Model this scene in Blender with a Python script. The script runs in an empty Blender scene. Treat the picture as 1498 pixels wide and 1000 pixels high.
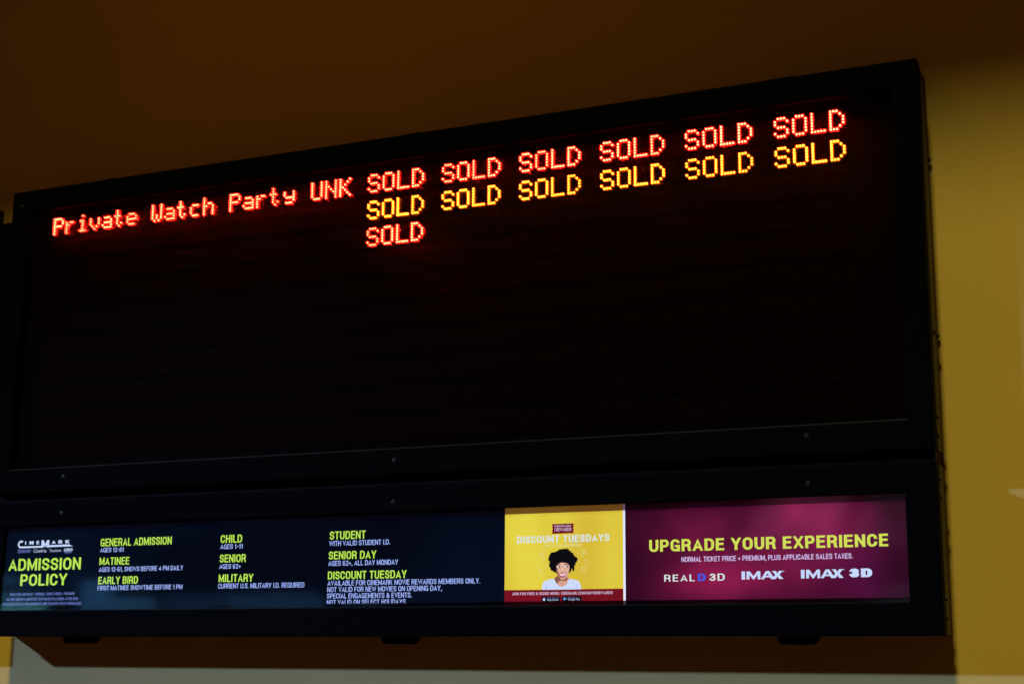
import bpy, bmesh, math, random
from mathutils import Vector, Matrix, noise
random.seed(7)
S = bpy.context.scene
COL = S.collection
Z0 = 1.65                                  # eye height above the floor

# ------------------------------------------------------------------ camera
cam_d = bpy.data.cameras.new('camera'); cam = bpy.data.objects.new('camera', cam_d); COL.objects.link(cam)
S.camera = cam
cam_d.sensor_width = 36.0; cam_d.lens = 2262.69 / 1498 * 36.0
cam_d.clip_start = 0.05; cam_d.clip_end = 200
yaw, pitch, roll = math.radians(24.5464), math.radians(11.7171), math.radians(0.4086)
fw = Vector((-math.sin(yaw) * math.cos(pitch), math.cos(yaw) * math.cos(pitch), math.sin(pitch)))
rt = fw.cross(Vector((0, 0, 1))).normalized(); up = rt.cross(fw)
rt2 = rt * math.cos(roll) + up * math.sin(roll); up2 = -rt * math.sin(roll) + up * math.cos(roll)
cam.matrix_world = Matrix(((rt2.x, up2.x, -fw.x, 0), (rt2.y, up2.y, -fw.y, -3.737), (rt2.z, up2.z, -fw.z, Z0), (0, 0, 0, 1)))
cam_d.dof.use_dof = True; cam_d.dof.focus_distance = 3.75; cam_d.dof.aperture_fstop = 6.3

# ------------------------------------------------------------------ world, lamps, exposure
W = bpy.data.worlds.new('World'); S.world = W; W.use_nodes = True
W.node_tree.nodes['Background'].inputs[0].default_value = (1.0, 0.48, 0.17, 1)
W.node_tree.nodes['Background'].inputs[1].default_value = 0.06

def spot(name, loc, target, energy, color, radius, size, blend):
    d = bpy.data.lights.new(name, 'SPOT'); o = bpy.data.objects.new(name, d); COL.objects.link(o)
    d.energy = energy; d.color = color; d.shadow_soft_size = radius; d.spot_size = math.radians(size); d.spot_blend = blend
    o.location = (loc[0], loc[1], loc[2] + Z0)
    v = Vector(target) - Vector(loc); o.rotation_euler = v.to_track_quat('-Z', 'Y').to_euler()
    return o
# warm lobby downlight, cut off above by the soffit
spot('warm_downlight', (-1.4, -62.0, 91.2), (-1.9, 0, 0.2), 335000, (1.0, 0.905, 0.27), 4.2, 9, 0.3)
# cool low light from the doors on the left
spot('cool_doorway_light', (-24.5, -17.5, 11.25), (6.3, 0, -11.40), 60000, (0.23, 0.41, 0.92), 0.60, 28, 0.05)
# dim amber fill, added unseen under the soffit to brighten the upper wall
spot('amber_wall_fill', (-2.3, -1.75, 3.25), (-2.2, 0, 1.2), 12.5, (1.0, 0.37, 0.04), 0.25, 120, 1.0)

S.view_settings.view_transform = 'Standard'; S.view_settings.look = 'None'
S.view_settings.exposure = 0; S.view_settings.gamma = 1
S.render.engine = 'CYCLES'
cy = S.cycles; cy.use_denoising = True; cy.max_bounces = 6; cy.diffuse_bounces = 3; cy.glossy_bounces = 4
cy.transparent_max_bounces = 12; cy.caustics_reflective = False; cy.caustics_refractive = False
cy.sample_clamp_indirect = 6; S.render.filter_size = 1.25

# ------------------------------------------------------------------ helpers
def mat(name, base=(.5, .5, .5), rough=.5, spec=.5, emit=None, strength=1.0, metal=0.0):
    m = bpy.data.materials.new(name); m.use_nodes = True
    b = m.node_tree.nodes['Principled BSDF']
    b.inputs['Base Color'].default_value = (*base, 1); b.inputs['Roughness'].default_value = rough
    b.inputs['Specular IOR Level'].default_value = spec; b.inputs['Metallic'].default_value = metal
    if emit:
        b.inputs['Emission Color'].default_value = (*emit, 1); b.inputs['Emission Strength'].default_value = strength
    return m
def nodes(m): return m.node_tree.nodes, m.node_tree.links, m.node_tree.nodes['Principled BSDF']

def add_bump(m, scale, dist, strength=1.0, detail=3):
    N, L, b = nodes(m)
    tc = N.new('ShaderNodeTexCoord'); n = N.new('ShaderNodeTexNoise'); n.inputs['Scale'].default_value = scale
    n.inputs['Detail'].default_value = detail
    bp = N.new('ShaderNodeBump'); bp.inputs['Distance'].default_value = dist; bp.inputs['Strength'].default_value = strength
    L.new(tc.outputs['Object'], n.inputs['Vector']); L.new(n.outputs['Fac'], bp.inputs['Height']); L.new(bp.outputs['Normal'], b.inputs['Normal'])
    return n

def thing(name, label, cat, loc, group=None):
    o = bpy.data.objects.new(name, None); COL.objects.link(o); o.location = (loc[0], loc[1], loc[2] + Z0)
    o.empty_display_size = .05; o['label'] = label; o['category'] = cat
    if group: o['group'] = group
    return o
def rootpos(p):
    v = Vector((0, 0, 0))
    while p is not None: v += p.location; p = p.parent
    return v
def obj(name, verts, faces, mats, parent, loc=None, midx=None):
    """verts in room metres (z relative to eye) if loc is None"""
    me = bpy.data.meshes.new(name)
    base = rootpos(parent)
    vv = [(v[0] - base.x, v[1] - base.y, v[2] + Z0 - base.z) for v in verts]
    me.from_pydata(vv, [], faces); me.update()
    if not isinstance(mats, (list, tuple)): mats = [mats]
    for m in mats: me.materials.append(m)
    if midx: me.polygons.foreach_set('material_index', midx)
    o = bpy.data.objects.new(name, me); COL.objects.link(o); o.parent = parent
    return o
def inst(o, dx=0, dy=0, dz=0, parent=None):
    c = o.copy(); COL.objects.link(c); c.location = o.location + Vector((dx, dy, dz))
    if parent: c.parent = parent
    return c
def boxgeo(x0, x1, y0, y1, z0, z1, bev=0.0, seg=2):
    bm = bmesh.new(); bmesh.ops.create_cube(bm, size=1)
    for v in bm.verts:
        v.co = Vector(((x0 + x1) / 2 + v.co.x * (x1 - x0), (y0 + y1) / 2 + v.co.y * (y1 - y0), (z0 + z1) / 2 + v.co.z * (z1 - z0)))
    if bev: bmesh.ops.bevel(bm, geom=bm.edges[:], offset=bev, segments=seg, affect='EDGES', profile=.5)
    bm.verts.index_update()
    r = [tuple(v.co) for v in bm.verts], [tuple(v.index for v in f.verts) for f in bm.faces]
    bm.free(); return r
def box(name, x0, x1, y0, y1, z0, z1, m, parent, bev=0.0):
    v, f = boxgeo(x0, x1, y0, y1, z0, z1, bev); return obj(name, v, f, m, parent)
def prism(name, pts, y0, y1, m, parent):
    """outline in x,z extruded from y0 (front) to y1"""
    n = len(pts); v = [(p[0], y0, p[1]) for p in pts] + [(p[0], y1, p[1]) for p in pts]
    f = [tuple(range(n)), tuple(range(2 * n - 1, n - 1, -1))] + [(i, i + n, (i + 1) % n + n, (i + 1) % n) for i in range(n)]
    return obj(name, v, f, m, parent)
def disc_stack(name, cx, y0, cz, prof, n, m, parent, axis='y', phase=0):
    """lathe: prof = [(radius, depth)...], axis along -y (front) or +x (side)"""
    v = []; f = []
    for r, d in prof:
        for k in range(n):
            a = 2 * math.pi * k / n + phase
            if axis == 'y': v.append((cx + r * math.cos(a), y0 - d, cz + r * math.sin(a)))
            else: v.append((cx + d, y0 + r * math.cos(a), cz + r * math.sin(a)))
    for i in range(len(prof) - 1):
        for k in range(n): f.append((i * n + k, i * n + (k + 1) % n, (i + 1) * n + (k + 1) % n, (i + 1) * n + k))
    f.append(tuple((len(prof) - 1) * n + k for k in range(n)))
    return obj(name, v, f, m, parent)

# ------------------------------------------------------------------ materials
wall_m = mat('painted_plaster', (.50, .335, .075), .62, .35)
add_bump(wall_m, 95, .0012, .32, 4)
N, L, b = nodes(wall_m)
tc = N.new('ShaderNodeTexCoord'); n1 = N.new('ShaderNodeTexNoise'); n1.inputs['Scale'].default_value = 2.3; n1.inputs['Detail'].default_value = 8
mx = N.new('ShaderNodeMix'); mx.data_type = 'RGBA'; mx.inputs['A'].default_value = (.45, .295, .062, 1); mx.inputs['B'].default_value = (.55, .37, .092, 1)
L.new(tc.outputs['Object'], n1.inputs['Vector']); L.new(n1.outputs['Fac'], mx.inputs['Factor']); L.new(mx.outputs['Result'], b.inputs['Base Color'])
plaster_m = mat('soffit_plaster', (.45, .36, .22), .8, .2); add_bump(plaster_m, 40, .002, .4)

frame_m = mat('black_powder_coat', (.0011, .0012, .0017), .6, .012); add_bump(frame_m, 900, .0003, .4, 2)
case_m = mat('dark_steel_case', (.028, .020, .011), .5, .3); add_bump(case_m, 500, .0003, .3, 2)
bead_m = mat('dull_glazing_bead', (.006, .006, .006), .5, .12)
screw_m = mat('black_screw_steel', (.03, .03, .033), .35, .5, metal=.6)
board_m = mat('black_led_board', (.016, .004, .0035), .6, .05)
module_m = mat('black_led_module', (.020, .0045, .0042), .6, .05)
unlit_m = mat('unlit_led_epoxy', (.05, .008, .007), .45, .1)
N, L, b = nodes(case_m)
n1 = N.new('ShaderNodeTexNoise'); n1.inputs['Scale'].default_value = 6; r1 = N.new('ShaderNodeMapRange')
r1.inputs['To Min'].default_value = .4; r1.inputs['To Max'].default_value = .65
L.new(n1.outputs['Fac'], r1.inputs['Value']); L.new(r1.outputs['Result'], b.inputs['Roughness'])

red_core = mat('lit_red_diode', (.1, .02, .02), .4, .3, (1.0, .024, .0090), 260)
red_body = mat('red_diode_lens', (.2, .01, .01), .3, .4, (1.0, .002, .002), 38)
amb_core = mat('lit_amber_diode', (.1, .05, .01), .4, .3, (1.0, .20, .016), 48)
amb_body = mat('amber_diode_lens', (.2, .08, .01), .3, .4, (1.0, .10, .001), 12)

for m_ in (red_core, red_body, amb_core, amb_body):
    N, L, b = nodes(m_); k_ = b.inputs['Emission Strength'].default_value
    oi = N.new('ShaderNodeObjectInfo'); mr = N.new('ShaderNodeMapRange'); mr.inputs['To Min'].default_value = k_ * .72; mr.inputs['To Max'].default_value = k_ * 1.25
    L.new(oi.outputs['Random'], mr.inputs['Value']); L.new(mr.outputs['Result'], b.inputs['Emission Strength'])

def glass(name, tint, rough, ior=1.45, dust=0.0, haze=0.0):
    m = bpy.data.materials.new(name); m.use_nodes = True; N = m.node_tree.nodes; L = m.node_tree.links; N.clear()
    out = N.new('ShaderNodeOutputMaterial'); mix = N.new('ShaderNodeMixShader'); tr = N.new('ShaderNodeBsdfTransparent'); gl = N.new('ShaderNodeBsdfGlossy')
    tro = tr
    if haze:                       # haze added to imitate lens glow round the diodes: scatters a little light
        rf = N.new('ShaderNodeBsdfRefraction'); rf.inputs['IOR'].default_value = 1.2; rf.inputs['Roughness'].default_value = .6
        tro = N.new('ShaderNodeMixShader'); tro.inputs[0].default_value = haze; L.new(tr.outputs[0], tro.inputs[1]); L.new(rf.outputs[0], tro.inputs[2])
    fr = N.new('ShaderNodeFresnel'); fr.inputs['IOR'].default_value = ior
    tr.inputs['Color'].default_value = (*tint, 1); gl.inputs['Roughness'].default_value = rough
    ge = N.new('ShaderNodeNewGeometry'); fm = N.new('ShaderNodeMix'); fm.inputs['B'].default_value = .04   # inner face: light leaves the sheet unbent here
    L.new(ge.outputs['Backfacing'], fm.inputs['Factor']); L.new(fr.outputs[0], fm.inputs['A'])
    L.new(fm.outputs['Result'], mix.inputs[0]); L.new(tro.outputs[0], mix.inputs[1]); L.new(gl.outputs[0], mix.inputs[2])
    if dust:
        df = N.new('ShaderNodeBsdfDiffuse'); df.inputs['Color'].default_value = (.5, .5, .5, 1)
        m2 = N.new('ShaderNodeMixShader'); ns = N.new('ShaderNodeTexNoise'); ns.inputs['Scale'].default_value = 3.5; ns.inputs['Detail'].default_value = 6
        tcx = N.new('ShaderNodeTexCoord'); L.new(tcx.outputs['Object'], ns.inputs['Vector'])
        mr = N.new('ShaderNodeMapRange'); mr.inputs['From Min'].default_value = .35; mr.inputs['From Max'].default_value = .8
        mr.inputs['To Min'].default_value = dust * .3; mr.inputs['To Max'].default_value = dust * 2
        L.new(ns.outputs['Fac'], mr.inputs['Value']); L.new(mr.outputs['Result'], m2.inputs[0])
        L.new(mix.outputs[0], m2.inputs[1]); L.new(df.outputs[0], m2.inputs[2]); L.new(m2.outputs[0], out.inputs[0])
    else: L.new(mix.outputs[0], out.inputs[0])
    return m
pane_m = glass('clear_acrylic', (.62, .62, .62), .06, 1.45, 0, .055)
lcd_pane_m = glass('screen_glass', (.98, .98, .98), .05, 1.45)
strip_m = glass('lower_edge_dimming', (.26, .22, .24), .5, 1.001)  # tint stands for the backlight fading at the screen edges
strip2_m = glass('upper_edge_dimming', (.46, .34, .40), .5, 1.001)

# ------------------------------------------------------------------ setting
def setting(name, v, f, m, kind='structure'):
    o = obj(name, v, f, m, None); o['kind'] = kind; return o
v, f = boxgeo(-14, 9, 0, .25, -Z0, 3.95)
setting('wall', v, f, wall_m)
v, f = boxgeo(-14, 9, -1.855, 0, 3.95, 4.3)
setting('ceiling', v, f, plaster_m)

# ------------------------------------------------------------------ sign frames
FY = -.137
def rails(root, x0, x1, z0, z1, ox0, ox1, oz0, oz1, back=-.092):
    box('frame_rail', x0, x1, FY, back, oz1, z1, frame_m, root, .003)
    box('frame_rail', x0, x1, FY, back, z0, oz0, frame_m, root, .003)
    box('frame_rail', x0, ox0, FY + .0004, back, oz0, oz1, frame_m, root, .0025)
    box('frame_rail', ox1, x1, FY + .0004, back, oz0, oz1, frame_m, root, .0025)
SX0, SX1 = -3.372, -.5775
led = thing('led_showtimes_sign', 'large black LED board with red and amber SOLD lettering, above the lit admission price strip', 'sign', (-1.975, 0, .4885))
UZ0, UZ1 = .4885, 1.436
OX0, OX1, OZ0, OZ1 = -3.3135, -.637, .5565, 1.371
rails(led, SX0, SX1, UZ0, UZ1, OX0, OX1, OZ0, OZ1)
box('casing', SX0 + .003, SX1 - .003, -.0915, -.0005, UZ0 + .003, UZ1 - .003, case_m, led, .002)
box('seam_filler', SX0 + .006, SX1 - .006, -.105, -.001, .4605, .4882, board_m, led)
# glazing bead round the pane
for a in ((OX0, OX1, OZ0, OZ0 + .0035), (OX0, OX1, OZ1 - .0035, OZ1), (OX0, OX0 + .0035, OZ0 + .0035, OZ1 - .0035), (OX1 - .0035, OX1, OZ0 + .0035, OZ1 - .0035)):
    box('glazing_bead', a[0], a[1], -.1335, -.124, a[2], a[3], bead_m if a[3] < .6 else frame_m, led, .0008)
box('clear_pane', OX0 + .0005, OX1 - .0005, -.1235, -.1205, OZ0 + .0005, OZ1 - .0005, pane_m, led)
box('led_board', OX0 - .02, OX1 + .02, -.0995, -.0920, OZ0 - .02, OZ1 + .02, board_m, led)

# LED matrix: 53 characters x 10 text rows of 5x7 characters on a 6-column grid
PX = .0077865; X00 = -3.2262; ZT = 1.3412; BY = -.1025
def dot_geo(cx, cz, y, V, F, MI, lit):
    b0 = len(V)
    if lit:
        prof = ((.00385, .0), (.0036, .0012), (.0024, .0024)); prof2 = ((.0021, .0024), (.0018, .0034))
        n = 8
        for r, d in prof:
            for k in range(n):
                a = 2 * math.pi * (k + .5) / n; V.append((cx + r * math.cos(a), y - d, cz + r * math.sin(a)))
        r, d = prof2[1]
        for k in range(n):
            a = 2 * math.pi * (k + .5) / n; V.append((cx + r * math.cos(a), y - d, cz + r * math.sin(a)))
        for i in range(3):
            for k in range(n):
                F.append((b0 + i * n + k, b0 + i * n + (k + 1) % n, b0 + (i + 1) * n + (k + 1) % n, b0 + (i + 1) * n + k)); MI.append(1 if i < 2 else 0)
        F.append(tuple(b0 + 3 * n + k for k in range(n))); MI.append(0)
    else:
        n = 6
        for r, d in ((.0034, 0), (.0021, .0020)):
            for k in range(n):
                a = 2 * math.pi * k / n; V.append((cx + r * math.cos(a), y - d, cz + r * math.sin(a)))
        for k in range(n): F.append((b0 + k, b0 + (k + 1) % n, b0 + n + (k + 1) % n, b0 + n + k))
        F.append(tuple(b0 + n + k for k in range(n)))
FONT = {
 'S': ' ### |#   #|#    | ### |    #|#   #| ### ', 'O': ' ### |#   #|#   #|#   #|#   #|#   #| ### ',
 'L': '#    |#    |#    |#    |#    |#    |#####', 'D': '###  |#  # |#   #|#   #|#   #|#  # |###  ',
 'P': '#### |#   #|#   #|#### |#    |#    |#    ', 'r': '     |     |# ## |##   |#    |#    |#    ',
 'i': '  #  |     | ##  |  #  |  #  |  #  | ### ', 'v': '     |     |#   #|#   #|#   #| # # |  #  ',
 'a': '     |     | ### |    #| ####|#   #| ####', 't': ' #   | #   |###  | #   | #   | # # |  #  ',
 'e': '     |     | ### |#   #|#####|#    | ### ', 'W': '#   #|#   #|#   #|#   #|# # #|# # #| # # ',
 'c': '     |     | ### |#    |#    |#    | ### ', 'h': '#    |#    |# ## |##  #|#   #|#   #|#   #',
 'y': '     |     |#   #|#   #| ####|    #| ### ', 'U': '#   #|#   #|#   #|#   #|#   #|#   #| ### ',
 'N': '#   #|#   #|##  #|# # #|#  ##|#   #|#   #', 'K': '#   #|#  # |# #  |##   |# #  |#  # |#   #'}
MOD = {}
for r in range(10):
    zt = ZT - r * 10 * PX
    MOD[r] = box('led_module', X00 - PX, X00 + 318 * PX, BY, -.0995, zt - 6 * PX - PX, zt + PX, module_m, led)
lit = set(); cache = {}
def led_char(ch, row, cell, colour):
    g = FONT[ch].split('|'); x = X00 + cell * 6 * PX; z = ZT - row * 10 * PX
    for j in range(7):
        for i in range(5):
            if g[j][i] == '#': lit.add((row * 7 + j, cell * 6 + i))
    k = (ch, colour)
    if k not in cache:
        V, F, MI = [], [], []
        for j in range(7):
            for i in range(5):
                if g[j][i] == '#': dot_geo(i * PX, -j * PX, 0, V, F, MI, True)
        me = bpy.data.meshes.new('led_character'); me.from_pydata(V, [], F); me.update()
        for m in ((red_core, red_body) if colour == 'red' else (amb_core, amb_body)): me.materials.append(m)
        me.polygons.foreach_set('material_index', MI); cache[k] = me
    o = bpy.data.objects.new('led_character', cache[k]); COL.objects.link(o); o.parent = led
    b = rootpos(led); o.location = (x - b.x, BY - .0002 - b.y, z + Z0 - b.z)
    o['label'] = ('red' if colour == 'red' else 'amber') + ' lit dot-matrix letter'
for i, ch in enumerate('Private Watch Party UNK'):
    if ch != ' ': led_char(ch, 0, i, 'red')
for k in range(6):
    for i, ch in enumerate('SOLD'): led_char(ch, 0, 24 + 5 * k + i, 'red'); led_char(ch, 1, 24 + 5 * k + i, 'amber')
for i, ch in enumerate('SOLD'): led_char(ch, 2, 24 + i, 'red')
V, F = [], []
for r in range(70):
    for c in range(318):
        if (r, c) in lit: continue
        dot_geo(X00 + c * PX, ZT - ((r // 7) * 10 + r % 7) * PX, BY - .0001, V, F, None, False)
o = obj('unlit_leds', V, F, unlit_m, led); o['kind'] = 'stuff'

# ------------------------------------------------------------------ lower light box
low = thing('admission_light_box', 'lit admission policy strip with yellow poster and magenta panel, under the LED board', 'light box', (-1.975, 0, .067))
LZ0, LZ1 = .067, .4605
LX0, LX1, LB, LT = -3.3105, -.6505, .1405, .3890
rails(low, SX0, SX1, LZ0, LZ1, LX0, LX1, LB, LT)
box('casing', SX0 + .003, SX1 - .003, -.0915, -.0005, LZ0 + .003, LZ1 - .001, case_m, low, .002)
box('glazing_bead', LX0, LX1, -.1345, -.1330, LB, LB + .0016, bead_m, low)
box('screen_glass', LX0 + .0003, LX1 - .0003, -.1325, -.1295, LB + .0003, LT - .0003, lcd_pane_m, low)

def emis(name, col, s=1.0, rough=.9):
    return mat(name, tuple(min(.4, c * .3) + .001 for c in col), rough, 0.0, col, s)
def noise_emis(name, ca, cb, scale, lo=.35, hi=.7, stretch=(1, 1, 1), mult=1.0):
    m = emis(name, ca); N, L, b = nodes(m)
    t = N.new('ShaderNodeTexCoord'); mp = N.new('ShaderNodeMapping'); mp.inputs['Scale'].default_value = stretch
    n = N.new('ShaderNodeTexNoise'); n.inputs['Scale'].default_value = scale; n.inputs['Detail'].default_value = 1.5
    r = N.new('ShaderNodeMapRange'); r.interpolation_type = 'SMOOTHSTEP'; r.inputs['From Min'].default_value = lo; r.inputs['From Max'].default_value = hi
    x = N.new('ShaderNodeMix'); x.data_type = 'RGBA'; x.inputs['A'].default_value = (*ca, 1); x.inputs['B'].default_value = (*cb, 1)
    L.new(t.outputs['Object'], mp.inputs['Vector']); L.new(mp.outputs['Vector'], n.inputs['Vector']); L.new(n.outputs['Fac'], r.inputs['Value'])
    L.new(r.outputs['Result'], x.inputs['Factor']); L.new(x.outputs['Result'], b.inputs['Emission Color'])
    b.inputs['Emission Strength'].default_value = mult
    return m
navy_m = noise_emis('navy_backlit_print', (.0007, .0016, .0060), (.0016, .0048, .0150), 2.2)
yellow_m = noise_emis('yellow_backlit_print', (.66, .47, .040), (.78, .66, .06), 7, stretch=(1, 1, .25))
maroon_m = noise_emis('crimson_backlit_print', (.155, .0045, .012), (.20, .006, .016), 8)
white_m = emis('bare_white_backlight', (.75, .80, 1.0), 1.0)
PY = -.1215
pa = box('admission_panel', LX0 - .006, -1.6675, PY, -.1120, LB - .008, LT + .008, navy_m, low)
pb = box('discount_poster', -1.6673, -1.3453, PY, -.1120, LB - .008, LT + .008, yellow_m, low); pb['label'] = 'yellow backlit poster with a laughing woman'
pw = box('white_gap_strip', -1.3451, -1.3395, PY, -.1120, LB - .008, LT + .008, white_m, low)
pc = box('upgrade_panel', -1.3393, LX1 + .006, PY, -.1120, LB - .008, LT + .008, None, low)
# magenta artwork of soft blurred lights (print)
mg = emis('magenta_artwork', (.1, .01, .04)); N, L, b = nodes(mg)
geo = N.new('ShaderNodeNewGeometry'); sep = N.new('ShaderNodeSeparateXYZ'); L.new(geo.outputs['Position'], sep.inputs[0])
def M(op, a, bb=None, c=None):
    n = N.new('ShaderNodeMath'); n.operation = op
    for i, q in enumerate((a, bb, c)):
        if q is None: continue
        if isinstance(q, (int, float)): n.inputs[i].default_value = q
        else: L.new(q, n.inputs[i])
    return n.outputs[0]
base_col = (.010, .0006, .006)
acc = None
nz = N.new('ShaderNodeTexNoise'); nz.inputs['Scale'].default_value = 5; nz.inputs['Detail'].default_value = 2; L.new(geo.outputs['Position'], nz.inputs['Vector'])
for (cx, cz, rx, rz, col) in ((-1.16, .33, .13, .075, (.09, .004, .024)), (-.96, .345, .12, .07, (.14, .006, .040)), (-.83, .33, .13, .07, (.11, .006, .032)),
                              (-1.00, .20, .15, .07, (.15, .005, .036)), (-1.17, .19, .12, .05, (.09, .003, .020)), (-.93, .26, .22, .10, (.04, .003, .018)), (-.75, .21, .09, .08, (.035, .001, .022))):
    dx = M('DIVIDE', M('SUBTRACT', sep.outputs[0], cx), rx); dz = M('DIVIDE', M('SUBTRACT', sep.outputs[2], cz + Z0), rz)
    d2 = M('ADD', M('MULTIPLY', dx, dx), M('MULTIPLY', dz, dz))
    g = M('POWER', 2.718, M('MULTIPLY', d2, -1.0)); g = M('MULTIPLY', g, M('ADD', .0, M('MULTIPLY', M('POWER', nz.outputs['Fac'], 2.2), 3.1)))
    vm = N.new('ShaderNodeVectorMath'); vm.operation = 'SCALE'; vm.inputs[0].default_value = col; L.new(g, vm.inputs['Scale'])
    if acc is None: acc = vm.outputs[0]
    else:
        va = N.new('ShaderNodeVectorMath'); va.operation = 'ADD'; L.new(acc, va.inputs[0]); L.new(vm.outputs[0], va.inputs[1]); acc = va.outputs[0]
va = N.new('ShaderNodeVectorMath'); va.operation = 'ADD'; L.new(acc, va.inputs[0]); va.inputs[1].default_value = base_col
L.new(va.outputs[0], b.inputs['Emission Color'])
pc.data.materials.clear(); pc.data.materials.append(mg)

# ---- lettering
green_m = emis('lime_print', (.46, .74, .085), 1.05)
lime2_m = emis('lime_print_on_magenta', (.62, .70, .09), 1.0)
blue_m = emis('pale_blue_print', (.36, .47, 1.0), 1.05)
softblue_m = emis('soft_blue_print', (.17, .22, .62), .9)
pink_m = emis('pale_lilac_print', (.66, .50, .86), 1.0)
ice_m = emis('ice_white_print', (.55, .66, .95), 1.0)
pale_m = emis('pale_grey_print', (.66, .74, .72), 1.0)
faint_m = emis('faint_cream_print', (.70, .66, .25), 1.0)
rose_m = emis('rose_white_print', (.62, .45, .62), .9)
deepblue_m = emis('blue_letter_print', (.035, .09, .75), 1.0)
def arc(cx, cy, rx, ry, a0, a1, n=6):
    return [(cx + rx * math.cos(math.radians(a0 + (a1 - a0) * k / n)), cy + ry * math.sin(math.radians(a0 + (a1 - a0) * k / n))) for k in range(n + 1)]
_loopP = [(0, .44), (.55, .44)] + arc(.62, .72, .38, .28, -90, 90, 8) + [(0, 1)]
_S = arc(.5, .75, .5, .25, 5, 180, 7) + arc(.5, .75, .5, .23, 180, 262, 4)[1:] + arc(.5, .25, .5, .25, 82, 0, 4) + arc(.5, .25, .5, .25, 0, -175, 7)[1:]
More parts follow.
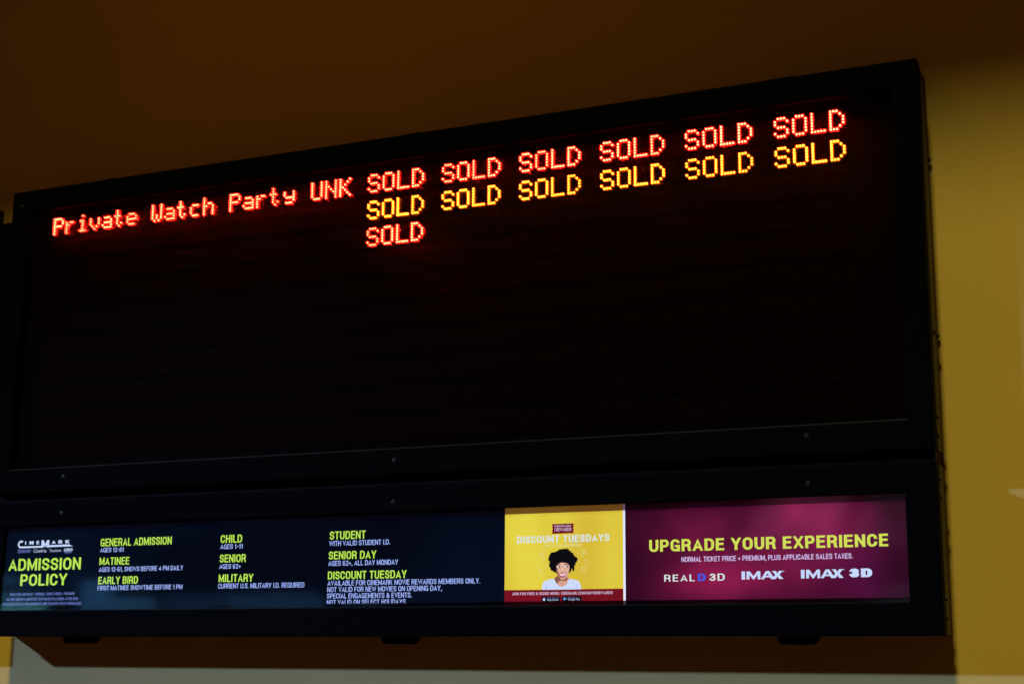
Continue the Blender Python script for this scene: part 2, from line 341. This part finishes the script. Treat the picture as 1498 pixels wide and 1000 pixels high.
# glyph: width, strokes on a unit box (c = closed ribbon)
GL = {
 'A': (.66, [[(0, 0), (.5, 1.02), (1, 0)], [(.22, .26), (.78, .26)]]), 'B': (.6, [[(0, 0), (0, 1)], [(0, 1), (.6, 1)] + arc(.6, .77, .34, .23, 90, -90) + [(0, .54)], [(.5, .54)] + arc(.64, .27, .36, .27, 90, -90) + [(0, 0)]]),
 'C': (.6, [arc(.5, .68, .5, .32, 10, 180, 8) + arc(.5, .32, .5, .32, 180, 350, 8)]),
 'D': (.62, [[(0, 0), (0, 1)], [(0, 1)] + arc(.48, .62, .52, .38, 90, 0) + arc(.48, .38, .52, .38, 0, -90) + [(0, 0)]]),
 'E': (.54, [[(0, 0), (0, 1)], [(0, 1), (1, 1)], [(0, .53), (.9, .53)], [(0, 0), (1, 0)]]), 'F': (.5, [[(0, 0), (0, 1)], [(0, 1), (1, 1)], [(0, .5), (.85, .5)]]),
 'G': (.62, [arc(.5, .68, .5, .32, 28, 180, 8) + arc(.5, .32, .5, .32, 180, 320, 7) + [(1, .12)], [(1, 0), (1, .43), (.62, .43)]]),
 'H': (.6, [[(0, 0), (0, 1)], [(1, 0), (1, 1)], [(0, .52), (1, .52)]]), 'I': (.18, [[(.5, 0), (.5, 1)]]),
 'J': (.52, [[(1, 1), (1, .3)] + arc(.5, .3, .5, .3, 0, -180, 8)]), 'K': (.62, [[(0, 0), (0, 1)], [(0, .34), (.92, 1.05)], [(.34, .62), (1, -.05)]]),
 'L': (.5, [[(0, 0), (0, 1)], [(0, 0), (1, 0)]]), 'M': (.76, [[(0, 0), (0, 1)], [(1, 0), (1, 1)], [(.02, 1.04), (.5, .02), (.98, 1.04)]]),
 'N': (.62, [[(0, 0), (0, 1)], [(1, 0), (1, 1)], [(.02, 1.02), (.98, -.02)]]),
 'O': (.64, [[('c',)] + arc(.5, .66, .5, .34, 0, 180, 9) + arc(.5, .34, .5, .34, 180, 360, 9)]),
 'P': (.58, [[(0, 0), (0, 1)], _loopP]), 'Q': (.64, [[('c',)] + arc(.5, .66, .5, .34, 0, 180, 9) + arc(.5, .34, .5, .34, 180, 360, 9), [(.6, .25), (1.02, -.05)]]),
 'R': (.61, [[(0, 0), (0, 1)], [(0, .47), (.55, .47)] + arc(.6, .735, .38, .265, -90, 90, 8) + [(0, 1)], [(.6, .47), (.9, .36), (.93, .1), (1, -.02)]]),
 'S': (.58, [_S]), 'T': (.56, [[(0, 1), (1, 1)], [(.5, 0), (.5, 1)]]), 'U': (.61, [[(0, 1), (0, .3)] + arc(.5, .3, .5, .3, 180, 360, 9) + [(1, 1)]]),
 'V': (.62, [[(0, 1.02), (.5, -.02), (1, 1.02)]]), 'W': (.88, [[(0, 1.02), (.25, -.02), (.5, .98), (.75, -.02), (1, 1.02)]]),
 'X': (.62, [[(.02, -.02), (.98, 1.02)], [(.02, 1.02), (.98, -.02)]]), 'Y': (.62, [[(0, 1.04), (.5, .42), (1, 1.04)], [(.5, 0), (.5, .46)]]),
 'Z': (.56, [[(0, 1), (1, 1), (0, 0), (1, 0)]]),
 '1': (.36, [[(.75, 0), (.75, 1)], [(.75, .92), (.05, .72)]]), '2': (.54, [arc(.5, .7, .5, .3, 165, 0, 7) + [(.9, .5), (.05, .02)], [(.02, 0), (1, 0)]]),
 '3': (.54, [arc(.5, .76, .45, .24, 165, -80, 8) + arc(.5, .27, .5, .27, 80, -170, 9)]), '4': (.58, [[(.72, 0), (.72, 1), (0, .3), (1.05, .3)]]),
 '6': (.56, [[('c',)] + arc(.5, .28, .5, .28, 0, 360, 14)[:-1], [(0, .30)] + arc(.5, .66, .5, .34, 180, 42, 8)]),
 '0': (.56, [[('c',)] + arc(.5, .66, .5, .34, 0, 180, 9) + arc(.5, .34, .5, .34, 180, 360, 9)]),
 '.': (.18, [[(.5, 0), (.5, .02)]]), ',': (.18, [[(.5, .06), (.4, -.16)]]), '-': (.36, [[(.15, .42), (.85, .42)]]), '+': (.5, [[(.05, .4), (.95, .4)], [(.5, .16), (.5, .64)]]),
 '/': (.38, [[(.1, -.02), (.9, 1.02)]]), ':': (.18, [[(.5, 0), (.5, .02)], [(.5, .6), (.5, .62)]]), '(': (.26, [[(1, 1.1), (.2, .8), (.2, .2), (1, -.1)]]), ')': (.26, [[(0, 1.1), (.8, .8), (.8, .2), (0, -.1)]]),
 '&': (.66, [[(1, -.02), (.22, .72)] + arc(.42, .82, .24, .18, 200, -20, 7) + [(.1, .38)] + arc(.38, .24, .36, .24, 150, 330, 7) + [(1, .5)]]),
 '\u00ae': (.22, [[('c',)] + arc(.5, .85, .5, .12, 0, 360, 8)[:-1]]), ' ': (.22, [])}
def ribbon(path, t, w, V, F, ylo, yhi, dy):
    closed = path[0] == ('c',); pts = path[1:] if closed else path
    q = []
    for p in pts:                                     # unit box to glyph box, stroke centre kept half a stroke inside
        x = t / 2 + p[0] * (w - t) if w > t else w / 2; y = t * .45 + p[1] * (1 - t * .9)
        if not q or (abs(q[-1][0] - x) + abs(q[-1][1] - y)) > 1e-4: q.append((x, y))
    if closed and math.hypot(q[0][0] - q[-1][0], q[0][1] - q[-1][1]) < 1e-4: q.pop()
    n = len(q)
    def d(a, b):
        l = math.hypot(b[0] - a[0], b[1] - a[1]) or 1; return ((b[0] - a[0]) / l, (b[1] - a[1]) / l)
    b0 = len(V)
    for i, p in enumerate(q):
        di = d(q[i - 1], p) if (i or closed) else d(p, q[1]); do = d(p, q[(i + 1) % n]) if (i < n - 1 or closed) else di
        nx, ny = -(di[1] + do[1]), di[0] + do[0]; l = math.hypot(nx, ny) or 1; nx /= l; ny /= l
        k = t / 2 / max(.32, nx * -di[1] + ny * di[0])
        ex = ey = 0
        if not closed and i == 0: ex, ey = -di[0] * t * .45, -di[1] * t * .45
        if not closed and i == n - 1: ex, ey = di[0] * t * .45, di[1] * t * .45
        for sg in (1, -1): V.append((p[0] + ex + sg * nx * k, min(yhi, max(ylo, p[1] + ey + sg * ny * k)), dy))
    for i in range(n if closed else n - 1):
        a, b_ = b0 + 2 * i, b0 + 2 * ((i + 1) % n); F.append((a, a + 1, b_ + 1, b_))
def text(name, s, x0, x1, z, h, m, parent, bold=.17, y=None, gap=.10):
    """condensed grotesque lettering as real flat shapes; bold = stroke width in cap heights"""
    V, F = [], []; x = 0
    for ch in s:
        w, st = GL[ch]; w = max(w, bold)
        for k, path in enumerate(st):
            sub = []; ribbon(path, bold, w, sub, F2 := [], -.22 if ch in ',()' else 0, 1.1 if ch in '()' else 1, k * 2e-5)
            o_ = len(V); V += [(v[0] + x, v[1], v[2]) for v in sub]; F += [tuple(i + o_ for i in f) for f in F2]
        x += w + gap
    xs = [v[0] for v in V]; a = min(xs); sx = (x1 - x0) / (max(xs) - a); y = PY - .0006 if y is None else y
    return obj(name, [(x0 + (v[0] - a) * sx, y - v[2], z + v[1] * h) for v in V], F, m, parent)
def text_geo(s, bold):
    c = bpy.data.curves.new('t', 'FONT'); c.body = s; c.size = 1; c.offset = bold; c.resolution_u = 3; c.space_character = 1.0 + bold
    o = bpy.data.objects.new('t', c); COL.objects.link(o)
    dg = bpy.context.evaluated_depsgraph_get(); me = o.evaluated_get(dg).to_mesh()
    V = [tuple(v.co) for v in me.vertices]; F = [tuple(p.vertices) for p in me.polygons]
    o.evaluated_get(dg).to_mesh_clear(); bpy.data.objects.remove(o); bpy.data.curves.remove(c)
    return V, F
CAP = {}
def capz(bold):
    if bold not in CAP:
        z = [v[1] for v in text_geo('H', bold)[0]]; CAP[bold] = (min(z), max(z))
    return CAP[bold]
def script_text(name, s, x0, x1, z, h, m, parent, bold=.03, y=None):
    V, F = text_geo(s, bold); lo, hi = capz(bold)
    xs = [v[0] for v in V]; a, bb = min(xs), max(xs); sx = (x1 - x0) / (bb - a); sz = h / (hi - lo)
    y = PY - .0006 if y is None else y
    return obj(name, [(x0 + (v[0] - a) * sx, y, z + (v[1] - lo) * sz) for v in V], F, m, parent)
STY = {'G': (green_m, .165), 'B': (blue_m, .135), 'f': (softblue_m, .15), 'M': (lime2_m, .036), 'W': (pink_m, .02)}
LINES = [
    ('heading_text', 'ADMISSION', -3.2978, -3.0260, 0.2585, 0.0349, 'G'), ('heading_text', 'POLICY', -3.2485, -3.0730, 0.2138, 0.0338, 'G'),
    ('heading_text', 'GENERAL ADMISSION', -2.9596, -2.7077, 0.3229, 0.0224, 'G'), ('small_text', 'AGES 12-61', -2.9596, -2.8754, 0.3060, 0.0130, 'B'),
    ('heading_text', 'MATINEE', -2.9596, -2.8529, 0.2694, 0.0214, 'G'), ('small_text', 'AGES 12-61, SHOWS BEFORE 4 PM DAILY', -2.9600, -2.6641, 0.2500, 0.0132, 'B'),
    ('heading_text', 'EARLY BIRD', -2.9596, -2.8187, 0.2146, 0.0212, 'G'), ('small_text', 'FIRST MATINEE SHOWTIME BEFORE 1 PM', -2.9604, -2.6633, 0.1970, 0.0133, 'B'),
    ('heading_text', 'CHILD', -2.5413, -2.4699, 0.3224, 0.0220, 'G'), ('small_text', 'AGES 1-11', -2.5413, -2.4670, 0.3055, 0.0132, 'B'),
    ('heading_text', 'SENIOR', -2.5418, -2.4546, 0.2685, 0.0216, 'G'), ('small_text', 'AGES 62+', -2.5420, -2.4708, 0.2509, 0.0130, 'B'),
    ('heading_text', 'MILITARY', -2.5421, -2.4275, 0.2145, 0.0213, 'G'), ('small_text', 'CURRENT U.S. MILITARY I.D. REQUIRED', -2.5425, -2.2630, 0.1967, 0.0135, 'B'),
    ('heading_text', 'STUDENT', -2.1882, -2.0768, 0.3228, 0.0217, 'G'), ('small_text', 'WITH VALID STUDENT I.D.', -2.1889, -2.0020, 0.3055, 0.0135, 'B'),
    ('heading_text', 'SENIOR DAY', -2.1895, -2.0424, 0.2696, 0.0212, 'G'), ('small_text', 'AGES 62+, ALL DAY MONDAY', -2.1900, -1.9764, 0.2525, 0.0133, 'B'),
    ('heading_text', 'DISCOUNT TUESDAY', -2.1900, -1.9498, 0.2165, 0.0211, 'G'),
    ('small_text', 'AVAILABLE FOR CINEMARK MOVIE REWARDS MEMBERS ONLY.', -2.1905, -1.7358, 0.1998, 0.0133, 'B'),
    ('small_text', 'NOT VALID FOR NEW MOVIES ON OPENING DAY,', -2.1905, -1.8458, 0.1829, 0.0133, 'B'),
    ('small_text', 'SPECIAL ENGAGEMENTS & EVENTS.', -2.1910, -1.9338, 0.1660, 0.0132, 'B'), ('small_text', 'NOT VALID ON SELECT HOLIDAYS.', -2.1910, -1.9482, 0.1491, 0.0132, 'B'),
    ('fine_print', 'REALD 3D AND IMAX\u00ae - NORMAL TICKET PRICE + PREMIUM', -3.2839, -3.0438, 0.1854, 0.0078, 'f'),
    ('fine_print', 'NO ONE UNDER 6 ADMITTED TO R-RATED FEATURES AFTER 6PM', -3.2961, -3.0299, 0.1707, 0.0078, 'f'),
    ('fine_print', 'EXCLUDES SPECIAL ENGAGEMENTS. ONE FILM PER TICKET PURCHASED', -3.3086, -3.0167, 0.1572, 0.0078, 'f')]
for n, s, x0, x1, z, h, st in LINES: text(n, s, x0, x1, z, h, STY[st][0], pa, STY[st][1])
def flat(name, pts, m, parent, y=PY - .0006):
    return obj(name, [(p[0], y, p[1]) for p in pts], [tuple(range(len(pts)))], m, parent)
def ell(cx, cz, rx, rz, n=20, rot=0):
    return [(cx + rx * math.cos(2 * math.pi * k / n) * math.cos(rot) - rz * math.sin(2 * math.pi * k / n) * math.sin(rot),
             cz + rx * math.cos(2 * math.pi * k / n) * math.sin(rot) + rz * math.sin(2 * math.pi * k / n) * math.cos(rot)) for k in range(n)]
# cinema logo: big C and M joined to a baseline bar that ends in a point
lx = lambda c: -3.2655 + (c - 212) * .0003355
ring = []
for k in range(15):
    a = math.radians(52 + (270 - 52) * k / 14); ring.append((lx(243) + .0125 * math.cos(a), .3362 + .0113 * math.sin(a)))
inner = []
for k in range(15):
    a = math.radians(52 + (270 - 52) * k / 14); inner.append((lx(243) + .0068 * math.cos(a), .3362 + .0060 * math.sin(a)))
V = [(p[0], PY - .0006, p[1]) for p in ring + inner]; F = [(i, i + 1, i + 16, i + 15) for i in range(14)]
obj('logo_letter', V, F, ice_m, pa)
for s, a, bb in (('I', 287, 299), ('N', 335, 385), ('E', 415, 445), ('A', 585, 632), ('R', 660, 705), ('K', 735, 785)):
    text('logo_letter', s, lx(a), lx(bb), .3352, .0098, ice_m, pa, .24)
text('logo_letter', 'M', lx(470), lx(560), .3249, .0215, ice_m, pa, .22)
flat('logo_bar', [(lx(241), .3249), (lx(474), .3249), (lx(474), .3300), (lx(241), .3300)], ice_m, pa)
flat('logo_bar', [(lx(552), .3256), (lx(823), .3262), (lx(775), .3322), (lx(552), .3312)], ice_m, pa)
text('logo_text', 'C', -3.2650, -3.2575, .3100, .0120, softblue_m, pa, .14)
text('logo_text', 'ENTURY', -3.2565, -3.2161, .3110, .0090, softblue_m, pa, .14)
script_text('logo_text', 'CineArts', -3.2060, -3.1581, .3108, .0098, ice_m, pa, .0)
script_text('logo_text', 'Tinseltown', -3.1467, -3.1029, .3114, .0078, ice_m, pa, -.005)
flat('logo_box', [(-3.0922, .3120), (-3.0612, .3125), (-3.0612, .3205), (-3.0922, .3200)], ice_m, pa)
text('logo_text', 'RAVE', -3.0898, -3.0636, .3135, .0058, navy_m, pa, .2, PY - .0009)
flat('logo_bar', [(-3.0900, .3070), (-3.0640, .3072), (-3.0640, .3092), (-3.0900, .3090)], softblue_m, pa)

# magenta panel
text('heading_text', 'UPGRADE YOUR EXPERIENCE', -1.2767, -.6957, .2692, .0290, lime2_m, pc, .185, None, .11)
text('small_text', 'NORMAL TICKET PRICE + PREMIUM, PLUS APPLICABLE SALES TAXES.', -1.1945, -.7785, .2431, .0122, pink_m, pc, .15)
text('logo_text', 'REAL', -1.2390, -1.1616, .1967, .0165, pale_m, pc, .15, None, .2)
text('logo_text', 'D', -1.1536, -1.1341, .1970, .0170, deepblue_m, pc, .2)
text('logo_text', '3D', -1.1254, -1.0866, .1970, .0170, pale_m, pc, .16, None, .16)
def imax(x, w, z, h):
    """wide heavy letters I M A X"""
    u = w / 100.0; v = h / 20.0; P = lambda pts: [(x + p[0] * u, z + p[1] * v) for p in pts]
    flat('logo_letter', P([(0, 0), (9, 0), (9, 20), (0, 20)]), ice_m, pc)
    obj('logo_letter', [(p[0], PY - .0006, p[1]) for p in P([(13, 0), (20, 0), (20, 12), (29, 0), (32, 0), (41, 12), (41, 0), (48, 0), (48, 20), (40, 20), (30.5, 8), (21, 20), (13, 20)])],
        [(0, 1, 2, 11, 12), (2, 3, 10, 11), (3, 4, 10), (4, 5, 9, 10), (5, 6, 7, 8, 9)], ice_m, pc)
    obj('logo_letter', [(p[0], PY - .0006, p[1]) for p in P([(49, 0), (57, 0), (60, 4.5), (72, 4.5), (75, 0), (84, 0), (71, 20), (62, 20), (62, 8.5), (70, 8.5), (66, 15)])],
        [(0, 1, 10, 7), (7, 10, 6), (6, 10, 4, 5), (2, 3, 9, 8)], ice_m, pc)
    obj('logo_letter', [(p[0], PY - .0006, p[1]) for p in P([(77, 20), (87, 20), (91, 14), (95, 20), (105, 20), (96, 10.5), (106, 0), (95, 0), (91, 6), (86, 0), (76, 0), (86, 10.5)])],
        [(0, 1, 2, 11), (2, 3, 4, 5), (5, 6, 7, 8), (8, 9, 10, 11), (2, 5, 8, 11)], ice_m, pc)
imax(-1.0451, .0960, .1988, .0188); imax(-.9014, .0945, .1990, .0200)
flat('trademark_dot', ell(-.9425, .2165, .0012, .0012, 8), ice_m, pc); flat('trademark_dot', ell(-.8005, .2180, .0012, .0012, 8), ice_m, pc)
text('logo_text', '3D', -.7885, -.7353, .1998, .0200, ice_m, pc, .26)

# yellow poster
brown_m = emis('crimson_print', (.155, .003, .018), 1.0)
flat('lower_band', [(-1.6671, .1335), (-1.3455, .1335), (-1.3455, .1814), (-1.6671, .1814)], maroon_m, pb, PY - .0004)
text('heading_text', 'DISCOUNT TUESDAYS', -1.6329, -1.3804, .2985, .0180, pale_m, pb, .19, None, .11)
text('small_text', '(ONLY FOR MEMBERS)', -1.5599, -1.4547, .2869, .0072, faint_m, pb, .16)
text('small_text', 'JOIN FOR FREE & SCORE MORE: CINEMARK.COM/MOVIEREWARDS', -1.6456, -1.3731, .1685, .0070, rose_m, pb, .18)
bx0, bx1, bz0, bz1 = -1.5369, -1.4757, .3210, .3450
tk = [(bx0, bz0), (bx0 + .0015, bz0 - .0005), (bx1, bz0), (bx1 - .003, bz0 + .005), (bx1 - .0005, bz0 + .008), (bx1 - .0035, bz0 + .012), (bx1 - .0005, bz0 + .016), (bx1 - .003, bz0 + .019), (bx1, bz1),
      (bx0, bz1), (bx0 + .003, bz0 + .019), (bx0 + .0005, bz0 + .016), (bx0 + .0035, bz0 + .012), (bx0 + .0005, bz0 + .008), (bx0 + .003, bz0 + .005)]
flat('ticket_badge', tk, brown_m, pb)
text('small_text', 'CINEMARK', -1.5300, -1.4833, .3372, .0046, rose_m, pb, .18, PY - .0009)
text('small_text', 'REWARDS', -1.5245, -1.4831, .3262, .0090, rose_m, pb, .18, PY - .0009)
V, F = text_geo('MOVIE', .0); xs = [v[0] for v in V]
obj('small_text', [(-1.5258 - v[1] * .0060, PY - .0009, .3262 + (v[0] - min(xs)) * .0090 / (max(xs) - min(xs))) for v in V], F, rose_m, pb)
ink_m = emis('black_print', (.004, .004, .012), 1.0)
for (a, bb, c, d, s1, s2) in ((-1.5645, -1.5139, .1513, .1640, 'Download on the', 'App Store'), (-1.5080, -1.4559, .1518, .1644, 'GET IT ON', 'Google Play')):
    r = .0025; flat('store_badge', [(a + r, c), (bb - r, c), (bb, c + r), (bb, d - r), (bb - r, d), (a + r, d), (a, d - r), (a, c + r)], ink_m, pb)
    script_text('small_text', s1, a + .0155, a + .0155 + len(s1) * .0021, .1603, .0022, softblue_m, pb, -.005, PY - .0009)
    script_text('small_text', s2, a + .0155, bb - .0045, c + .0028, .0054, ice_m, pb, -.005, PY - .0009)
flat('apple_mark', [(-1.5582, .1537), (-1.5565, .1535), (-1.5548, .1545), (-1.5540, .1560), (-1.5553, .1575), (-1.5545, .1595), (-1.5560, .1603), (-1.5572, .1599), (-1.5560, .1618), (-1.5572, .1612), (-1.5578, .1599), (-1.5592, .1602), (-1.5604, .1590), (-1.5605, .1565), (-1.5597, .1545)], ice_m, pb, PY - .0009)
flat('play_mark', [(-1.5040, .1543), (-1.4955, .1583), (-1.5040, .1623)], emis('sky_blue_print', (.12, .42, .85)), pb, PY - .0009)
# printed portrait: outline points measured on the poster
pp = lambda x, y: (-1.5633 + (x - 362) * .000296, .1815 + (792 - y) * .000271)
def pf(name, pts, m, k): return flat(name, [pp(*p) for p in pts], m, pb, PY - .0006 - .0002 * k)
hair_m = emis('black_hair_print', (.004, .003, .006)); skin_m = emis('warm_skin_print', (.66, .35, .25)); shade_m = emis('brown_skin_print', (.25, .10, .065))
hl_m = emis('light_skin_print', (.80, .47, .36)); shirt_m = emis('white_shirt_print', (.60, .68, .92)); lip_m = emis('lip_print', (.50, .08, .16)); tooth_m = emis('tooth_print', (.85, .8, .9))
fold_m = emis('shirt_fold_print', (.47, .54, .78))
hp = []
for k in range(110):
    a = 2 * math.pi * k / 110
    r = 1 + .055 * math.sin(5 * a + 1) + .035 * math.sin(11 * a) + random.uniform(-.06, .06)
    x = 552 + 131 * r * math.cos(a); y = 533 - (112 if math.sin(a) > 0 else 98) * r * math.sin(a)
    hp.append((x, y))
cxh, cyh = pp(552, 533)
obj('hair', [(cxh, PY - .0010, cyh)] + [(pp(*p)[0], PY - .0010, pp(*p)[1]) for p in hp], [(0, 1 + k, 1 + (k + 1) % 110) for k in range(110)], hair_m, pb)
for k in range(16):       # loose curls hanging at the sides
    x = random.choice((random.uniform(430, 500), random.uniform(612, 655))); y = random.uniform(595, 632); w = random.uniform(6, 10)
    pf('hair_curl', [(x - w, y - 20), (x + w, y - 20), (x + w * .5, y + 12), (x + random.uniform(-4, 4), y + random.uniform(12, 26)), (x - w * .6, y + 10)], hair_m, 2)
pf('shirt', [(362, 794), (366, 745), (386, 714), (428, 700), (478, 694), (605, 694), (650, 702), (698, 718), (716, 750), (722, 794)], shirt_m, 0)
pf('shirt_fold', [(392, 794), (396, 760), (412, 735), (408, 770), (404, 794)], fold_m, 1); pf('shirt_fold', [(690, 794), (686, 755), (672, 735), (678, 770), (680, 794)], fold_m, 1)
pf('neck', [(476, 690), (500, 670), (598, 668), (612, 694), (602, 722), (588, 746), (560, 766), (535, 768), (510, 752), (488, 724)], skin_m, 1)
pf('neck_shadow', [(476, 690), (500, 670), (560, 690), (596, 680), (600, 700), (575, 716), (545, 712), (520, 716), (505, 740), (488, 724)], shade_m, 3)
pf('face', [(494, 590), (500, 568), (515, 556), (545, 545), (575, 550), (600, 556), (614, 575), (618, 600), (612, 630), (602, 660), (585, 686), (566, 702), (545, 706), (526, 696), (508, 668), (497, 630)], skin_m, 4)
pf('cheek_shade', [(494, 590), (506, 590), (512, 630), (520, 665), (540, 698), (526, 696), (508, 668), (497, 630)], shade_m, 5)
pf('forehead_light', [(530, 556), (572, 556), (578, 572), (556, 580), (534, 574)], hl_m, 5)
pf('nose', [(548, 590), (558, 590), (566, 622), (560, 632), (540, 632), (537, 624)], hl_m, 5); pf('nose_shadow', [(538, 630), (564, 630), (558, 637), (544, 637)], shade_m, 6)
for ex in (519, 588):
    pf('eyebrow', [(ex - 18, 568), (ex - 6, 560), (ex + 14, 563), (ex + 18, 570), (ex, 566), (ex - 14, 572)], hair_m, 6)
    pf('eye', [(ex - 17, 588), (ex - 6, 579), (ex + 8, 579), (ex + 17, 587), (ex + 6, 595), (ex - 8, 595)], tooth_m, 6)
    pf('pupil', [(ex + 1, 580), (ex + 11, 580), (ex + 13, 588), (ex + 8, 594), (ex + 1, 593), (ex - 2, 587)], hair_m, 7)
pf('mouth', [(518, 648), (545, 654), (585, 644), (580, 668), (564, 684), (545, 686), (528, 674)], lip_m, 6)
pf('teeth', [(525, 652), (546, 658), (580, 649), (574, 664), (550, 669), (532, 664)], tooth_m, 7)
for cx in (516, 596): pf('cheek_light', [(cx - 8, 610), (cx + 6, 606), (cx + 10, 622), (cx - 2, 632), (cx - 10, 624)], hl_m, 5)
# thin burst marks round the head
def stroke(x0, y0, x1, y1, w=3.2):
    d = math.hypot(x1 - x0, y1 - y0); nx, ny = -(y1 - y0) / d * w / 2, (x1 - x0) / d * w / 2
    pf('burst_mark', [(x0 + nx, y0 + ny), (x1 + nx, y1 + ny), (x1 - nx, y1 - ny), (x0 - nx, y0 - ny)], faint_m, 0)
for a in ((378, 458, 398, 425), (345, 440, 352, 455), (310, 515, 330, 522), (360, 530, 395, 505), (318, 572, 330, 580), (312, 600, 345, 592), (372, 592, 410, 585), (340, 660, 350, 640), (360, 675, 385, 640), (380, 560, 400, 562),
          (722, 480, 745, 505), (745, 560, 800, 562), (770, 530, 790, 520), (785, 575, 800, 590), (700, 540, 718, 548), (712, 640, 735, 610), (745, 650, 765, 660), (780, 470, 765, 485), (705, 585, 730, 590), (690, 470, 705, 455)): stroke(*a)
for (x, y, r) in ((355, 478, 19), (345, 625, 17), (360, 552, 9), (742, 452, 18), (748, 602, 18), (760, 525, 9)):
    o_ = ell(*pp(x, y), r * .000296, r * .00031, 14); i_ = ell(*pp(x, y), r * .000296 * .68, r * .00031 * .68, 14)
    obj('burst_ring', [(p[0], PY - .0006, p[1]) for p in o_ + i_], [(k, (k + 1) % 14, 14 + (k + 1) % 14, 14 + k) for k in range(14)], faint_m, pb)
# dark see-through sheets imitate the backlight's falloff along both long edges of the screen
box('edge_dimming', LX0 - .005, LX1 + .005, -.1262, -.1258, LB - .006, .1524, strip_m, low)
box('edge_dimming', LX0 - .005, LX1 + .005, -.1262, -.1258,   .3728, LT + .006, strip2_m, low)

# ------------------------------------------------------------------ screws, latches, side bolts
def screw(x, z, parent):
    s = disc_stack('screw', x, FY + .0015, z, [(.0062, 0), (.0062, .0022), (.0048, .0036), (.0026, .0038), (.0022, .0018)], 14, screw_m, parent)
    return s
for x, z, p in ((-1.987, .5265, led), (-.874, .5328, led), (-3.100, .530, led), (-3.335, 1.388, led), (-1.987, .4155, low), (-.8742, .4188, low), (-3.098, .4223, low)): screw(x, z, p)
def latch(x0, x1, z, d, parent, off=0):
    s = 1 if d > 0 else -1; w = .012
    prism('latch', [(x0, z + s * .0002), (x1, z + s * .0002), (x1 - w * .3, z + s * abs(d) * .5), (x1 - w, z + d), (x0 + w, z + d), (x0 + w * .3, z + s * abs(d) * .5)], FY + .012 + off, FY + .040 + off, frame_m, parent)
for a, bb in ((-3.066, -2.950), (-2.017, -1.9116), (-.9601, -.8639)): latch(a * 1.024, bb * 1.024, LZ0, -.0185, low, .075)
for a, bb in ((-3.024, -2.975), (-1.9964, -1.9234), (-.9561, -.8688)): latch(a, bb, UZ1, .0052, led)
for y, z, p in ((-.012, 1.216, led), (-.052, .776, led), (-.012, .775, led), (-.074, .57, led), (-.078, .525, led), (-.080, .423, low), (-.080, .381, low), (-.080, .150, low), (-.080, .107, low)):
    disc_stack('side_bolt', SX1 - .0031, y, z, [(.0055, 0), (.0055, .004), (.0036, .0062)], 6, screw_m, p, axis='x')

# ------------------------------------------------------------------ neighbouring sign at the left edge
nb = thing('neighbouring_sign', 'edge of a second black sign just left of the LED board', 'sign', (-4.9, 0, .067))
NX0, NX1 = -6.32, -3.531
rails(nb, NX0, NX1, UZ0, UZ1, NX0 + .0585, NX1 - .0595, OZ0, OZ1)
box('casing', NX0 + .003, NX1 - .003, -.0915, -.0005, LZ0 + .003, UZ1 - .003, case_m, nb, .002)
rails(nb, NX0, NX1, LZ0, LZ1, NX0 + .0615, NX1 - .073, LB, LT)
box('dark_pane', NX0 + .059, NX1 - .060, -.1235, -.0925, OZ0 + .0005, OZ1 - .0005, board_m, nb)
box('dark_pane', NX0 + .062, NX1 - .0735, -.1235, -.0925, LB + .0005, LT - .0005, board_m, nb)
box('joining_plate', NX1 - .002, NX1 + .130, -.090, -.001, .36, 1.358, frame_m, nb, .002)

# ------------------------------------------------------------------ lobby front behind the camera, seen only as reflections in the glass
lob = thing('lobby_window_wall', 'row of dim bluish entrance windows facing the signs, visible as reflections in the light box glass', 'window wall', (-7.5, -10.0, -Z0))
mull = mat('dark_window_frame', (.02, .02, .022), .5)
def win(x0, x1, z0, z1, col, s, slant=0.0):
    p = emis('daylit_window_pane', col, s); pts = [(x0, z0), (x1, z0), (x1 + slant, z1), (x0 + slant, z1)]
    o = prism('window_pane', pts, -10.0, -10.02, p, lob)
v = [(-13.6, -12.4, .50, .62), (-12.3, -11.6, .5, .75)]
win(-13.4, -11.75, .44, .60, (.10, .40, .45), 4.0); win(-13.1, -11.6, .66, .72, (.08, .26, .45), 2.8, -.5); win(-13.0, -11.7, .82, .92, (.05, .16, .32), 2.4, -.7)
win(-11.25, -10.85, .44, .84, (.06, .22, .48), 2.4); win(-10.8, -10.2, .44, .66, (.07, .24, .48), 2.0, -.12); win(-10.15, -9.45, .44, .68, (.04, .13, .30), 1.2)
win(-9.25, -8.1, .44, .68, (.06, .20, .45), 1.3, -.2); win(-8.0, -7.5, .44, .56, (.05, .14, .28), 1.1)
win(-3.9, -3.1, 1.10, 1.50, (.16, .20, .24), .42, .25); win(-2.9, -2.35, 1.0, 1.50, (.16, .17, .20), .38, .15); win(-3.1, -2.2, .44, .54, (.25, .28, .36), .8, .5); win(-2.8, -2.2, .60, .68, (.25, .28, .36), .5, .3)
box('window_mullion', -13.7, -2.0, -10.09, -10.03, .30, .43, mull, lob); box('window_mullion', -13.7, -2.0, -10.09, -10.03, 1.55, 1.75, mull, lob)

box('lobby_back_wall', -24, 6, -10.6, -10.3, -Z0, 5.6, mat('dark_lobby_paint', (.03, .028, .03), .7), lob)
